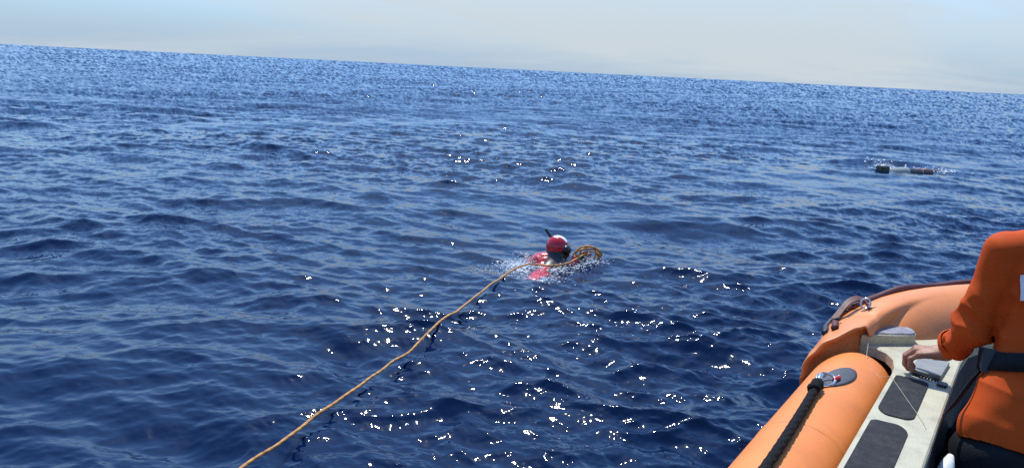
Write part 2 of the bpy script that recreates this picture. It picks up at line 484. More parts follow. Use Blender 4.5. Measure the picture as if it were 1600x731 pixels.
M['red_wet'] = mat('wet_red_suit', (0.42, 0.018, 0.030), 0.25, var=0.2, vscale=14, bump=0.3, bscale=60)
M['red_cap'] = mat('glossy_red_hood', (0.40, 0.010, 0.022), 0.22, var=0.12, vscale=12)
M['white_stripe'] = mat('white_stripe', (0.75, 0.72, 0.72), 0.3)
M['neoprene'] = mat('wet_black_neoprene', (0.008, 0.008, 0.010), 0.3, var=0.3)
M['foam'] = mat('white_foam', (0.80, 0.82, 0.83), 0.35, ior=1.33)

# ---------------------------------------------------------------- the boat
BK, BZ, BHEAD = 0.75, 0.15, R(35.5)
boat = thing('rescue_boat', 'orange rigid inflatable boat with pale side deck and black tread pads', 'boat', (0.945, 1.875, 0.0), -BHEAD)
def L(V):                                     # plan units of the boat -> metres in the boat's own frame
    return [(BK * v[0], BK * v[1], BK * v[2] + BZ) for v in V]
def L2W(s, a, z):
    x, y = BK * s, BK * a
    return np.array((0.945 + x * math.cos(BHEAD) + y * math.sin(BHEAD), 1.875 - x * math.sin(BHEAD) + y * math.cos(BHEAD), BK * z + BZ))
TS, TZ, TR = -0.193, 0.400, 0.205             # side tube axis and radius

def build_side_tube():
    st = np.concatenate([np.linspace(-5.0, 1.25, 70), 1.25 + 0.29 * np.sin(np.linspace(0, math.pi / 2, 14))[1:]])
    V = []; n = 48
    for a in st:
        r = TR * max(0.0, 1 - max(0, (a - 1.25) / 0.29) ** 2.8) ** 0.45 + 0.001
        for j in range(n):
            th = 2 * math.pi * j / n
            w_ = 1 + 0.006 * nz((TS + math.cos(th), a * 1.2, math.sin(th)), 2.0)
            V.append((TS + r * w_ * math.cos(th), a, TZ + r * w_ * math.sin(th)))
    F = grid_faces(len(st), n) + [tuple(range(n)), tuple(range((len(st) - 1) * n, len(st) * n))]
    t = mk('side_tube', L(V), F, M['tube'], boat)
    for a0 in (-2.1, 0.28):                   # glued seam bands round the tube
        V = []
        for a in (a0, a0 + 0.012, a0 + 0.05, a0 + 0.062):
            rr = TR + (0.0035 if a0 < a < a0 + 0.06 else 0.0012)
            for j in range(n):
                th = 2 * math.pi * j / n; V.append((TS + rr * math.cos(th), a, TZ + rr * math.sin(th)))
        mk('seam_band', L(V), grid_faces(4, n), M['tube'], t)
build_side_tube()

BOW_PATH = [(-.205, 1.15, .425, .238), (-.20, 1.5, .47, .252), (-.165, 1.82, .50, .262), (-.05, 2.15, .53, .262), (.15, 2.45, .55, .26),
            (.42, 2.72, .565, .26), (.8, 2.92, .57, .26), (1.25, 3.0, .57, .26), (1.7, 2.92, .57, .26), (2.1, 2.7, .56, .26)]
BP = catmull(BOW_PATH, 200)
BD = np.concatenate([[0], np.cumsum(np.linalg.norm(np.diff(BP[:, :2], axis=0), axis=1))])
def bow_point(t, phi, dr=0.0):
    """phi 0 = outboard, 90 deg = top, 180 = inboard; t = distance along the bow tube"""
    c = [np.interp(t, BD, BP[:, k]) for k in range(4)]
    e = 0.03
    tx = np.interp(t + e, BD, BP[:, 0]) - np.interp(t - e, BD, BP[:, 0]); ty = np.interp(t + e, BD, BP[:, 1]) - np.interp(t - e, BD, BP[:, 1])
    l = math.hypot(tx, ty); nx, ny = -ty / l, tx / l
    r = c[3] + dr
    return (c[0] + nx * r * math.cos(phi), c[1] + ny * r * math.cos(phi), c[2] + r * math.sin(phi))
def lip_t(phi):
    st = min(1.0, max(0.0, (phi - 1.68) / 0.22)) if phi < 4.0 else max(0.0, (4.6 - phi) / 0.6) if phi < 4.6 else 0.0
    return 0.30 * st * st * (3 - 2 * st) + 0.33 - 0.26 * max(0.0, math.cos(phi)) ** 0.8 + 0.03 * max(0.0, -math.sin(phi)) + (0.012 * math.sin(phi * 5) if phi < 1.5 else 0.0)
def bow_wrinkle(t, phi, p):
    w_ = 0.006 * nz(p, 3.2) + 0.002 * nz(p, 9.0, 4.1)
    near = math.exp(-max(0, t - lip_t(phi)) / 0.22) * (1.0 if phi < 1.4 else 0.25)
    w_ += near * (0.006 * math.sin(phi * 9 + 3 * nz(p, 4)) + 0.007 * nz(p, 7, 2.2))
    w_ += 0.016 * math.exp(-((t - 0.52) / 0.05) ** 2) * math.cos(phi * 3 - 1)      # pucker behind the block
    sd = min(1.0, max(0.0, (phi - 1.58) / 0.25)) if phi < 4.0 else 0.0
    w_ -= 0.088 * sd * sd * (3 - 2 * sd) * math.exp(-(max(0, t - lip_t(phi)) / 0.20) ** 1.6)   # tucked down behind the block
    return w_
def build_bow_tube():
    n, rows = 180, 110
    V = []; tmax = BD[-1]
    prof = [(0.10, -0.236), (0.09, -0.050), (0.05, -0.036), (0.015, -0.016), (0.0, -0.005)]
    for dt, dr in prof:
        for j in range(n):
            phi = 2 * math.pi * j / n; p = bow_point(lip_t(phi) + 0.012, phi)
            V.append(bow_point(lip_t(phi) + dt, phi, max(-0.236, dr + bow_wrinkle(lip_t(phi) + 0.012, phi, p))))
    for i in range(rows):
        u = (i / (rows - 1)) ** 1.35
        for j in range(n):
            phi = 2 * math.pi * j / n
            t = lip_t(phi) + 0.012 + (tmax - lip_t(phi) - 0.02) * u
            p = bow_point(t, phi)
            V.append(bow_point(t, phi, bow_wrinkle(t, phi, p)))
    b = mk('bow_tube', L(V), grid_faces(rows + 5, n), M['bow'], boat)
    # dark trim along the outer shoulder of the bow tube, laced and slightly wandering
    for name, phi0, rad, m_, amp in (('edge_trim', 1.05, 0.021, M['maroon'], 0.03), ('edge_piping', 0.78, 0.018, M['rubber'], 0.05)):
        P = []
        for t in np.linspace(0.30, BD[-1] - 0.1, 190):
            ph = phi0 + amp * math.sin(t * 7.3) + amp * 0.6 * math.sin(t * 19 + 1) - 0.25 * math.exp(-((t - 0.5) / 0.2) ** 2)
            P.append(bow_point(t, ph, 0.012 + 0.006 * math.sin(t * 13)))
        V, F = tube_mesh(L(P), rad * BK, 8); mk(name, V, F, m_, b)
    for k, t in enumerate(np.arange(0.40, 3.6, 0.115)):       # lacing cord between trim and piping
        P = [bow_point(t + 0.03 * q, 1.02 - 0.22 * q + 0.03 * math.sin(k), 0.026) for q in np.linspace(-0.1, 1.1, 6)]
        V, F = tube_mesh(L(P), 0.006 * BK, 6); mk('lacing', V, F, M['rubber'], b)
    # turned-up strap end with a steel snap, standing clear of the tube
    P0 = []
    for (t, ph, dr) in ((.44, .80, .02), (.50, .92, .035), (.56, 1.02, .055), (.62, 1.10, .055), (.655, 1.18, .035), (.64, 1.27, .02), (.59, 1.33, .014)):
        P0.append(bow_point(t, ph, dr))
    C_ = catmull(P0, 26); V = []
    wdir = np.array((-0.55, 0.75, 0.25)); wdir /= np.linalg.norm(wdir)
    for p in C_:
        for s_, hgt in ((-1, 0), (1, 0), (1, .008), (-1, .008)):
            V.append(p + wdir * 0.024 * s_ + np.array((0, 0, hgt)))
    s = mk('strap', L(V), grid_faces(len(C_), 4), M['maroon'], boat, smooth=False)
    c = np.array(bow_point(.60, 1.30, .03))
    ring = [c + np.array((0.026 * math.cos(a), 0.016 * math.sin(a), 0.026 * math.sin(a))) for a in np.linspace(0, 2 * math.pi, 15)]
    V, F = tube_mesh(L(ring), 0.006 * BK, 6, caps=False); mk('snap', V, F, M['steel'], s)
    V, F = tube_mesh(L([c + (0.02, 0.0, -0.03), c + (.06, .05, -.028), c + (.13, .10, -.035)]), 0.011 * BK, 8); mk('toggle', V, F, M['rubber'], s)
build_bow_tube()

def build_deck():
    # plan outline: inner edge forward, round inside the bow, back along the tube
    outer = [(0.0, -5.0), (0.0, 0.4), (0.0, 1.18), (-0.006, 1.30), (-0.03, 1.41), (-0.075, 1.49), (-0.135, 1.525), (-0.20, 1.525), (-0.26, 1.535),
             (-0.262, 1.70), (-0.22, 1.86), (-0.12, 2.08), (0.02, 2.30), (0.2, 2.5), (0.45, 2.68), (0.8, 2.84), (1.25, 2.9), (1.7, 2.82)]
    inner = [(1.7, 2.5), (1.25, 2.56), (0.9, 2.5), (0.62, 2.36), (0.38, 2.16), (0.285, 1.9), (0.264, 1.6), (0.262, 1.3), (0.262, 0.4), (0.262, -5.0)]
    out_ = outer + inner
    n = len(out_)
    V = [(x, y, 0.545) for x, y in out_] + [(x, y, 0.594) for x, y in out_]
    ctr = []
    for i in range(n):                         # small bevel: move along the averaged edge normal
        p0, p1, p2 = np.array(out_[i - 1]), np.array(out_[i]), np.array(out_[(i + 1) % n])
        t = (p2 - p0); t /= np.linalg.norm(t) + 1e-9
        ctr.append(p1 + np.array((t[1], -t[0])) * 0.007)
    V += [(p[0], p[1], 0.600) for p in ctr]
    bm = bmesh.new()
    bv = [bm.verts.new(v) for v in L(V)]
    for r_ in range(2):
        for i in range(n):
            k = (i + 1) % n
            bm.faces.new((bv[r_ * n + i], bv[r_ * n + k], bv[(r_ + 1) * n + k], bv[(r_ + 1) * n + i]))
    top = bm.faces.new(bv[2 * n:]); bot = bm.faces.new(bv[:n][::-1])
    bmesh.ops.triangulate(bm, faces=[top, bot])
    bmesh.ops.recalc_face_normals(bm, faces=bm.faces)
    me = bpy.data.meshes.new('side_deck'); bm.to_mesh(me); bm.free(); me.materials.append(M['deck'])
    d = bpy.data.objects.new('side_deck', me); col.objects.link(d); d.parent = boat
    # black tread pads let into the deck
    def pad(x0, x1, y0, y1, r, sag0=0.0, sag1=0.0):
        o = []
        for x, y in round_rect(x0, x1, y0, y1, r, 7):
            u = (x - x0) / (x1 - x0)
            bow = 1 - (2 * u - 1) ** 2
            if y < (y0 + y1) / 2: y -= sag0 * bow
            else: y += sag1 * bow
            o.append((x, y))
        V, F = slab(o, 0.597, 0.6065, 0.002)
        return mk('tread_pad', L(V), F, M['tread'], d, smooth=False)
    pad(0.022, 0.170, 0.655, 1.165, (.030, .016, .05, .03), sag0=0.025, sag1=0.008)
    for k in range(8):
        y1 = 0.535 - k * 0.66
        pad(0.022, 0.172, y1 - 0.58, y1, (.055, .022, .02, .03), sag1=0.022)
    # raised block with a worn grey top and white painted sides at the tube end
    o = [(-.212, 1.52), (-.15, 1.572), (-.09, 1.628), (-.03, 1.683), (.008, 1.72), (.024, 1.755), (.022, 1.79), (.0, 1.835), (-.03, 1.862), (-.07, 1.866), (-.15, 1.826), (-.245, 1.775), (-.252, 1.75), (-.224, 1.54)]
    V, F = slab(o, 0.596, 0.657, 0.006); blk = mk('bow_block', L(V), F, M['deck'], boat, smooth=False)
    c = np.mean(o, 0); o2 = [tuple(c + (np.array(p) - c) * np.array((0.95, 0.86)) + np.array((0.0, 0.004))) for p in o]
    V, F = slab(o2, 0.654, 0.664, 0.003); mk('pad_top', L(V), F, M['grey_pad'], blk, smooth=False)
    # grey fitting plate by the hand, with a ridged front strip
    o = round_rect(0.075, 0.215, 1.255, 1.52, 0.014, 4)
    o = [(x + (y - 1.4) * 0.05, y) for x, y in o]
    V, F = slab(o, 0.597, 0.622, 0.004); pl = mk('fitting_plate', L(V), F, M['plate'], boat, smooth=False)
    for k in range(9):
        x = 0.085 + k * 0.014
        V, F = slab([(x, 1.225), (x + .007, 1.225), (x + .007, 1.254), (x, 1.254)], 0.598, 0.608, 0.001); mk('ridge', L(V), F, M['tread'], pl, smooth=False)
    V, F = slab(round_rect(0.20, 0.245, 1.16, 1.215, 0.012, 4), 0.597, 0.612, 0.003); mk('rubber_stop', L(V), F, M['rubber'], boat, smooth=False)
    # grey pad further along the bow deck, with a low cleat
    V, F = slab(round_rect(0.15, 0.27, 1.80, 2.02, 0.04, 5), 0.597, 0.607, 0.002); mk('bow_tread_pad', L(V), F, M['plate'], d, smooth=False)
    V, F = tube_mesh(L([(0.175, 1.70, 0.60), (.178, 1.705, .65), (.185, 1.73, .672), (.205, 1.79, .672), (.215, 1.815, .65), (.217, 1.82, .60)]), 0.013 * BK, 8); mk('grab_handle', V, F, M['plate'], boat)
    # inner side of the gunwale, down to the sole
    P = [(0.250, -5.0), (0.250, 1.3), (0.252, 1.6), (0.272, 1.9), (0.365, 2.14), (0.6, 2.33), (0.88, 2.47), (1.25, 2.53), (1.7, 2.47)]
    V = []
    for z, dx in ((0.55, 0), (0.30, 0.03), (-0.05, 0.06)):
        V += [(x + dx, y - (dx if y > 1.5 else 0), z) for x, y in P]
    V += [(x - 0.02, y + (0.02 if y > 1.5 else 0), z) for z in (0.55, -.05) for x, y in P]
    m_ = len(P)
    F = grid_faces(3, m_, False)
    V2 = V[:3 * m_]
    mk('inner_side', L(V2), F, M['inner'], boat)
    # stepped bow deck inside with a dark tread field and pale border
    o = [(0.29, 1.25), (1.6, 1.25), (1.6, 2.42), (1.25, 2.49), (0.88, 2.42), (0.6, 2.29), (0.44, 2.1), (0.345, 1.88), (0.30, 1.6)]
    V, F = slab(o, 0.20, 0.275, 0.006); bd = mk('bow_deck', L(V), F, M['deck'], boat, smooth=False)
    V, F = slab(round_rect(0.42, 1.2, 1.36, 2.02, (.16, .16, .14, .14), 7), 0.273, 0.284, 0.003); mk('tread_pad', L(V), F, M['tread'], bd, smooth=False)
    # sole and outer hull
    V, F = slab([(0.27, -5.0), (1.75, -5.0), (1.75, 2.3), (0.9, 2.46), (0.45, 2.1), (0.30, 1.5)], -0.09, -0.055, 0.004); mk('sole', L(V), F, M['tread'], boat, smooth=False)
    H = []
    hp = [(-0.10, -5.0), (-0.10, 1.2), (-0.06, 1.7), (0.05, 2.1), (0.35, 2.5), (0.8, 2.72), (1.25, 2.8), (1.7, 2.72)]
    for z, dx in ((0.33, 0), (0.1, 0.06), (-0.2, 0.2), (-0.5, 0.5)):
        H += [(x + dx, y - dx * 0.4, z) for x, y in hp]
    mk('hull', L(H), grid_faces(4, len(hp), False), M['hull'], boat)
    # white rounded rail standing inside the gunwale
    P = catmull([(0.315, 0.30, 0.05), (0.318, 0.46, 0.28), (0.322, 0.60, 0.44), (0.328, 0.665, 0.49)], 14)
    rr = [0.036] * 11 + [0.034, 0.027, 0.012]
    V, F = tube_mesh(L(P), np.array(rr) * BK, 14); mk('inner_rail', V, F, M['white_paint'], boat)
build_deck()

def build_ring_patch():
    def on_tube(u, v, h=0.0):                  # u along the tube, v round it (radians from the top, + outboard)
        return (TS - (TR + h) * math.sin(v), u, TZ + (TR + h) * math.cos(v))
    V = [on_tube(0.915, 0.05, 0.007)]; F = []
    n, rings = 36, 6
    for i in range(1, rings + 2):
        q = min(1.0, i / rings); h = 0.007 if i <= rings else 0.0
        for j in range(n):
            a = 2 * math.pi * j / n
            V.append(on_tube(0.915 + 0.165 * q * math.cos(a), 0.03 + 0.30 * q * math.sin(a) - 0.15 * q * math.cos(a), h))
    F += [(0, 1 + j, 1 + (j + 1) % n) for j in range(n)]
    for i in range(rings):
        for j in range(n):
            k = (j + 1) % n; b0 = 1 + i * n
            F.append((b0 + j, b0 + k, b0 + n + k, b0 + n + j))
    p = mk('ring_patch', L(V), F, M['patch'], boat)
    c = np.array(on_tube(0.80, 0.16, 0.022)); ring = []
    for a in np.linspace(0, 2 * math.pi, 25):
        ring.append(c + np.array((0.035 * math.sin(a) + 0.012 * math.cos(a), 0.058 * math.cos(a), 0.008 * math.cos(a) - 0.012 * math.sin(a))))
    V, F = tube_mesh(L(ring), 0.0075 * BK, 8, caps=False); mk('steel_ring', V, F, M['steel'], p)
    V, F = tube_mesh(L([on_tube(.80, .20, .045), on_tube(.765, .22, .05), on_tube(.73, .22, .04), on_tube(.70, .20, .03)]), 0.014 * BK, 10); mk('shackle', V, F, M['steel'], p)
    V, F = tube_mesh(L([on_tube(.835, .02, .012), on_tube(.86, .0, .018), on_tube(.885, -.02, .012)]), 0.012 * BK, 8); mk('red_tab', V, F, M['red'], p)
    V, F = tube_mesh(L([on_tube(.915, .0, .005), on_tube(.915, .0, .016)]), 0.008 * BK, 8); mk('rivet', V, F, M['steel'], p)
build_ring_patch()

def on_tube_w(u, v, h):
    return L2W(TS - (TR + h) * math.sin(v), u, TZ + (TR + h) * math.cos(v))
P = catmull([on_tube_w(.715, .20, .035), on_tube_w(.66, .20, .032), on_tube_w(.5, .16, .026), on_tube_w(.2, .09, .025), on_tube_w(-.2, .02, .025), on_tube_w(-.8, -.02, .025), on_tube_w(-1.6, .0, .025)], 260)
V, F = rope_mesh(P, 0.0160, 12, 4, 0.05, 0.2)
o = mk('lifeline_rope', V, F, M['black_rope']); tag(o, 'thick black braided rope shackled to the orange tube of the boat', 'rope')
V, F = tube_mesh([on_tube_w(.70 - .012 * k, .20 + .012 * math.sin(k * 2.1), .034 + .004 * (k % 2)) for k in range(9)], 0.0205, 10)
mk('whipping', V, F, M['black_rope'], o)

P = catmull([L2W(-.19, 1.55, .662), L2W(-.165, 1.45, .64), on_tube_w(1.27, -.30, .006), on_tube_w(1.18, -.66, .012), L2W(.006, 1.12, .606), L2W(.03, 1.06, .6085), L2W(.09, .92, .6085), L2W(.15, .78, .6085), L2W(.20, .67, .608), L2W(.225, .60, .604)], 60)
V, F = tube_mesh(P, 0.0008, 6)
o = mk('thin_line', V, F, M['deck']); tag(o, 'thin pale line lying slack across the orange tube and the tread pad', 'line')

# ---------------------------------------------------------------- the man in the boat
man = thing('person', 'person in orange long sleeved shirt and black trousers leaning on the boat deck', 'person', (1.72, 2.20, 0.11))
MO = np.array((1.72, 2.20, 0.11))
LAT = np.array((0.985, 0.17, 0.0)); FAC = np.array((-0.17, 0.985, 0.0)); UP = np.array((0, 0, 1.0))
pel = np.array((1.699, 2.197, 0.602)); wai = np.array((1.749, 2.278, 0.801)); che = np.array((1.803, 2.365, 1.046)); nek = np.array((1.832, 2.426, 1.228))
shl = np.array((1.648, 2.372, 1.135)); shr = np.array((1.99, 2.43, 1.135))
elb = np.array((1.582, 2.388, 0.850)); wri = np.array((1.606, 2.530, 0.716))
elr = np.array((2.10, 2.52, 0.87)); wrr = np.array((2.06, 2.75, 0.83))
hipl, hipr = pel - LAT * 0.095 - UP * 0.04, pel + LAT * 0.095 - UP * 0.04
knl, knr = hipl + FAC * 0.16 - LAT * 0.03 - UP * 0.34, hipr + FAC * 0.30 - UP * 0.22
anl, anr = knl - FAC * 0.32 - UP * 0.10, knr - FAC * 0.05 - UP * 0.28
hed = nek + FAC * 0.05 + UP * 0.20 + LAT * 0.055
spine_dir = (che - wai) / np.linalg.norm(che - wai)
tor_f = np.cross(spine_dir, LAT); tor_f /= np.linalg.norm(tor_f); tor_f = -tor_f if tor_f @ FAC < 0 else tor_f

def f_body(p):
    return smin([sd_capsule(p, pel, wai, .145, .110, tor_f, .68), sd_capsule(p, wai, che, .110, .138, tor_f, .62), sd_capsule(p, che, nek, .132, .058, tor_f, .75),
                 sd_capsule(p, nek - UP * .03, hed, .056, .056), sd_ellipsoid(p, hed + UP * .03, np.stack([LAT, FAC, UP]), (.076, .096, .118)),
                 sd_capsule(p, hed + FAC * .094 - UP * .0, hed + FAC * .108 - UP * .022, .012, .016), sd_capsule(p, hed + FAC * .06 - UP * .075, hed + FAC * .085 - UP * .07, .03, .022),
                 sd_capsule(p, hed + LAT * .078 - UP * .01, hed + LAT * .084 + UP * .03, .012, .016), sd_capsule(p, hed - LAT * .078 - UP * .01, hed - LAT * .084 + UP * .03, .012, .016),
                 sd_capsule(p, shl, elb, .048, .042), sd_capsule(p, elb, wri, .041, .027), sd_capsule(p, shr, elr, .055, .042), sd_capsule(p, elr, wrr, .041, .027),
                 sd_capsule(p, che - LAT * .08 + UP * .03, shl, .05, .045), sd_capsule(p, che + LAT * .08 + UP * .03, shr, .05, .045),
                 sd_capsule(p, hipl, knl, .085, .058), sd_capsule(p, knl, anl, .055, .038), sd_capsule(p, hipr, knr, .085, .058), sd_capsule(p, knr, anr, .055, .038),
                 sd_capsule(p, anl, anl + FAC * .15 - UP * .03, .04, .03), sd_capsule(p, anr, anr + FAC * .17 - UP * .03, .04, .03)], 0.025)
Vb, Fb = surface_nets(f_body, (1.25, 1.6, -.06), (2.35, 3.0, 1.65), 0.013)
# left hand, finer: palm, four bent fingers and the thumb, pressing on the fitting plate
hx = np.array((-0.80, 0.56, -0.20)); hx /= np.linalg.norm(hx)          # along the hand
hy = np.array((0.56, 0.80, 0.06)); hy -= hx * (hy @ hx); hy /= np.linalg.norm(hy)   # towards the index finger
hz_ = np.cross(hx, hy); hz_ = hz_ if hz_[2] > 0 else -hz_              # back of the hand
prims = [('c', wri + (elb - wri) * .55, wri, .0345, .0265), ('c', wri, wri + hx * .03, .026, .028)]
palm = []
for q, (ly, lk, ln, rr_) in enumerate(((-.036, .080, (.034, .026, .019), .0096), (-.012, .093, (.043, .030, .021), .0108), (.013, .096, (.047, .032, .022), .0112), (.037, .090, (.043, .028, .021), .0108))):
    k0 = wri + hx * lk + hy * ly + hz_ * (.008 - 6 * ly * ly)
    palm.append((wri + hx * .015 + hy * ly * .55, k0, .0165, .0125))
    a = k0.copy(); ang = (28 + 5 * q, 82, 118)
    for l_, an, r2 in zip(ln, ang, (rr_, rr_ * .93, rr_ * .85)):
        b = a + (hx * math.cos(R(an)) - hz_ * math.sin(R(an)) + hy * (0.06 * (q - 1.5))) * l_
        prims.append(('c', a, b, r2 * 1.07, r2)); a = b
t0 = wri + hx * .022 + hy * .026 - hz_ * .006
t1 = t0 + hx * .028 + hy * .030 - hz_ * .012; t2 = t1 + hx * .030 + hy * .010 - hz_ * .014; t3 = t2 + hx * .024 - hz_ * .008
def f_hand(p):
    d = smin([sd_capsule(p, *q[1:]) for q in prims[:2]] + [sd_capsule(p, *q) for q in palm] + [sd_capsule(p, t0, t1, .016, .0125)], .012)
    fing = [sd_capsule(p, *q[1:]) for q in prims[2:]]
    for i in range(0, 12, 3):
        d = smin([d, smin(fing[i:i + 3], .004)], .006)
    th_ = smin([sd_capsule(p, t1, t2, .0118, .0108), sd_capsule(p, t2, t3, .0105, .0088)], .004)
    d = smin([d, th_], .008)
    kn = [np.linalg.norm(p - q[1], axis=1) - .0122 for q in prims[2::3]]
    return smin([d] + kn, .006)
Vh, Fh = surface_nets(f_hand, wri - .14, wri + .14, 0.0032)
V = np.concatenate([Vb, Vh]) - MO; F = np.concatenate([Fb, Fh + len(Vb)])
keep = ~(np.linalg.norm(Vb - wri, axis=1) < 0.05)                       # the coarse wrist end gives way to the fine hand
fk = np.concatenate([keep[Fb].all(1), np.ones(len(Fh), bool)])
mk('body', V, F[fk], M['skin'], man)

cut = elb + (wri - elb) * 0.60
hem = pel - UP * 0.030 + FAC * 0.005 - LAT * .040
def f_shirt(p):
    tor = smin([sd_capsule(p, hem, wai, .182, .132, tor_f, .66), sd_capsule(p, wai, che, .128, .172, tor_f, .66), sd_capsule(p, che, nek - UP * .03, .165, .082, tor_f, .85),
                sd_capsule(p, che - LAT * .05 + UP * .07, shl + LAT * .035 + UP * .008, .085, .062), sd_capsule(p, che + LAT * .09 + UP * .06, shr, .085, .074)], .05)
    tor = np.maximum(tor, -((p - hem) @ spine_dir) - .055)              # hem cut square to the body
    al = smin([sd_capsule(p, shl, elb, .072, .064), sd_capsule(p, elb, cut, .064, .054)], .025)
    fd = (wri - elb) / np.linalg.norm(wri - elb)
    al = np.maximum(al, (p - cut) @ fd - .012)
    ar = smin([sd_capsule(p, shr, elr, .072, .058), sd_capsule(p, elr, wrr, .058, .045)], .03)
    return smin([tor, al, ar], .012)
Vs, Fs = surface_nets(f_shirt, (1.25, 1.75, .40), (2.32, 2.95, 1.42), 0.0075)
Ns = sdf_normals(f_shirt, Vs)
ua = (elb - shl) / np.linalg.norm(elb - shl)
disp = np.zeros(len(Vs))
for i, p in enumerate(Vs):
    tA = (p - shl) @ ua / np.linalg.norm(elb - shl)                     # along the upper arm
    dA = np.linalg.norm(p - shl - ua * ((p - shl) @ ua))
    w_ = 0.0
    q = p - elb
    arm = math.exp(-(max(0, dA - .07) / .03) ** 2)
    # diagonal drag folds running down the sleeve, tight gathers at the elbow
    fold = lambda x: 1.0 - 2.0 * abs(math.sin(x)) ** 0.6
    w_ += arm * 0.0145 * max(0.0, min(1, tA * 1.4)) * fold(17 * (p[2] * 0.75 + p[0] * 0.95 - p[1] * 0.3) + 2.2 * nz(p, 5)) * (0.5 + 0.9 * nz(p, 5, 3))
    w_ += 0.015 * math.exp(-(np.linalg.norm(q) / .09) ** 2) * fold(40 * (q @ np.array((.35, -.35, .85))) + 2.0 * nz(p, 8))
    # armpit folds fanning out over the back, soft sag round the waist
    r_ = np.linalg.norm(p - (shl + np.array((.05, -.04, -.13))))
    w_ += 0.010 * math.exp(-(r_ / .15) ** 2) * fold(26 * (p[0] * .8 + p[2] * .5) + 2.5 * nz(p, 4, 1))
    low = max(0, min(1, (1.0 - p[2]) / .25))
    w_ += low * 0.0075 * fold(13 * (p[2] + .5 * p[0]) + 3 * nz(p, 3.5, 7)) * (0.5 + nz(p, 5, 2))
    w_ += 0.006 * nz(p, 7, 5) + 0.003 * nz(p, 16, 9)
    # the belt pulls the cloth in
    b_ = (p - wai) @ spine_dir
    if dA > .085 or tA > 1.3:
        g_ = math.exp(-(b_ / .036) ** 4); w_ = w_ * (1 - g_) - 0.006 * g_
    disp[i] = w_
sh = mk('shirt', Vs + Ns * disp[:, None] - MO, Fs, M['shirt'], man)
fdir = (wri - elb) / np.linalg.norm(wri - elb)
cu = np.cross(fdir, UP); cu /= np.linalg.norm(cu); cv = np.cross(fdir, cu)
V = []
for h_, r_ in ((-.018, .0545), (-.014, .0575), (.006, .0565), (.012, .0535), (.012, .046)):      # turned cuff at the sleeve end
    for j in range(28):
        a = 2 * math.pi * j / 28; rr_ = r_ + .0015 * math.sin(5 * a + 1)
        V.append(cut + fdir * (h_ + .004 * math.sin(2 * a)) + (cu * math.cos(a) + cv * math.sin(a)) * rr_ - MO)
mk('cuff', V, grid_faces(5, 28), M['shirt'], man)
def f_trousers(p):
    return smin([sd_capsule(p, pel - UP * .05, pel, .145, .125, tor_f, .64), sd_capsule(p, hipl - LAT * .025 - UP * .075, knl - LAT * .03, .118, .09), sd_capsule(p, knl, anl, .08, .06),
                 sd_capsule(p, hipr, knr, .112, .082), sd_capsule(p, knr, anr, .08, .06)], .04)
Vt, Ft = surface_nets(f_trousers, (1.2, 1.5, -.06), (2.2, 2.8, .80), 0.012)
Nt = sdf_normals(f_trousers, Vt)
dt_ = np.array([0.008 * nz(p, 7) + 0.007 * math.sin(34 * (p[2] + .4 * p[0]) + 5 * nz(p, 4)) * (0.5 + nz(p, 5, 3)) for p in Vt])
mk('trousers', Vt + Nt * dt_[:, None] - MO, Ft, M['cloth_black'], man)
def f_hair(p):
    d = smin([sd_ellipsoid(p, hed + UP * .04 - FAC * .012, np.stack([LAT, FAC, UP]), (.088, .104, .112)), sd_capsule(p, hed - FAC * .055 - UP * .03, hed - FAC * .06 - UP * .075, .06, .05)], .03)
    return np.maximum(d, (p - hed) @ (FAC * .8 - UP * .6) - .045)
Vr, Fr = surface_nets(f_hair, hed - .2, hed + .25, 0.009)
mk('hair', Vr - MO + np.array([[0.004 * nz(p, 40), 0.004 * nz(p, 40, 3), 0.004 * nz(p, 40, 6)] for p in Vr]), Fr, M['hair'], man)
# belt round the waist: found on the shirt surface by marching outwards
def ring_on(f, c, u, v, n, off, start=.03):
    P = []
    for j in range(n):
        a = 2 * math.pi * j / n; d = u * math.cos(a) + v * math.sin(a)
        t = start
        for _ in range(40):
            t += max(0.0006, -float(f((c + d * t)[None])[0]) * 0.6)
            if float(f((c + d * t)[None])[0]) > -0.0005: break
        P.append(c + d * (t + off))
    return np.array(P)
def f_tor(p):
    return smin([sd_capsule(p, hem, wai, .182, .132, tor_f, .66), sd_capsule(p, wai, che, .128, .172, tor_f, .66)], .05)
rows = [ring_on(f_tor, wai + spine_dir * h_, LAT, tor_f, 72, o_) for h_, o_ in ((-.030, -.006), (-.030, .009), (.030, .009), (.030, -.006))]
mk('belt', np.concatenate(rows) - MO, grid_faces(4, 72), M['webbing'], man)
ring0 = ring_on(f_tor, wai, LAT, tor_f, 72, .012)
side = ring0[34]                                                        # left flank, a little behind
bx_ = np.array([[a, b, c] for a in (-1, 1) for b in (-1, 1) for c in (-1, 1)], float)
tl = ring0[35] - ring0[33]; tl /= np.linalg.norm(tl); nl = np.cross(tl, spine_dir)
bm = bmesh.new(); bmesh.ops.create_cube(bm, size=1.0)
for v in bm.verts:
    q = np.array(v.co); v.co = Vector(tuple(side - MO + tl * q[0] * .05 + spine_dir * q[1] * .068 + nl * q[2] * .026))
bmesh.ops.bevel(bm, geom=bm.edges[:], offset=.006, segments=2, affect='EDGES')
me = bpy.data.meshes.new('buckle'); bm.to_mesh(me); bm.free(); me.materials.append(M['rubber'])
bk = bpy.data.objects.new('buckle', me); col.objects.link(bk); bk.parent = man
P = catmull([side - spine_dir * .02, side + np.array((-.035, -.015, -.05)), side + np.array((-.085, -.035, -.115)), side + np.array((-.125, -.05, -.165))], 14); V = []
for p in P:
    for s_, h_ in ((-1, 0), (1, 0), (1, 1), (-1, 1)):
        V.append(p + np.array((.30, .10, .20)) * .15 * s_ * .5 + np.array((.0, -.004, .002)) * h_ - MO)
mk('strap', V, grid_faces(len(P), 4), M['webbing'], man, smooth=False)
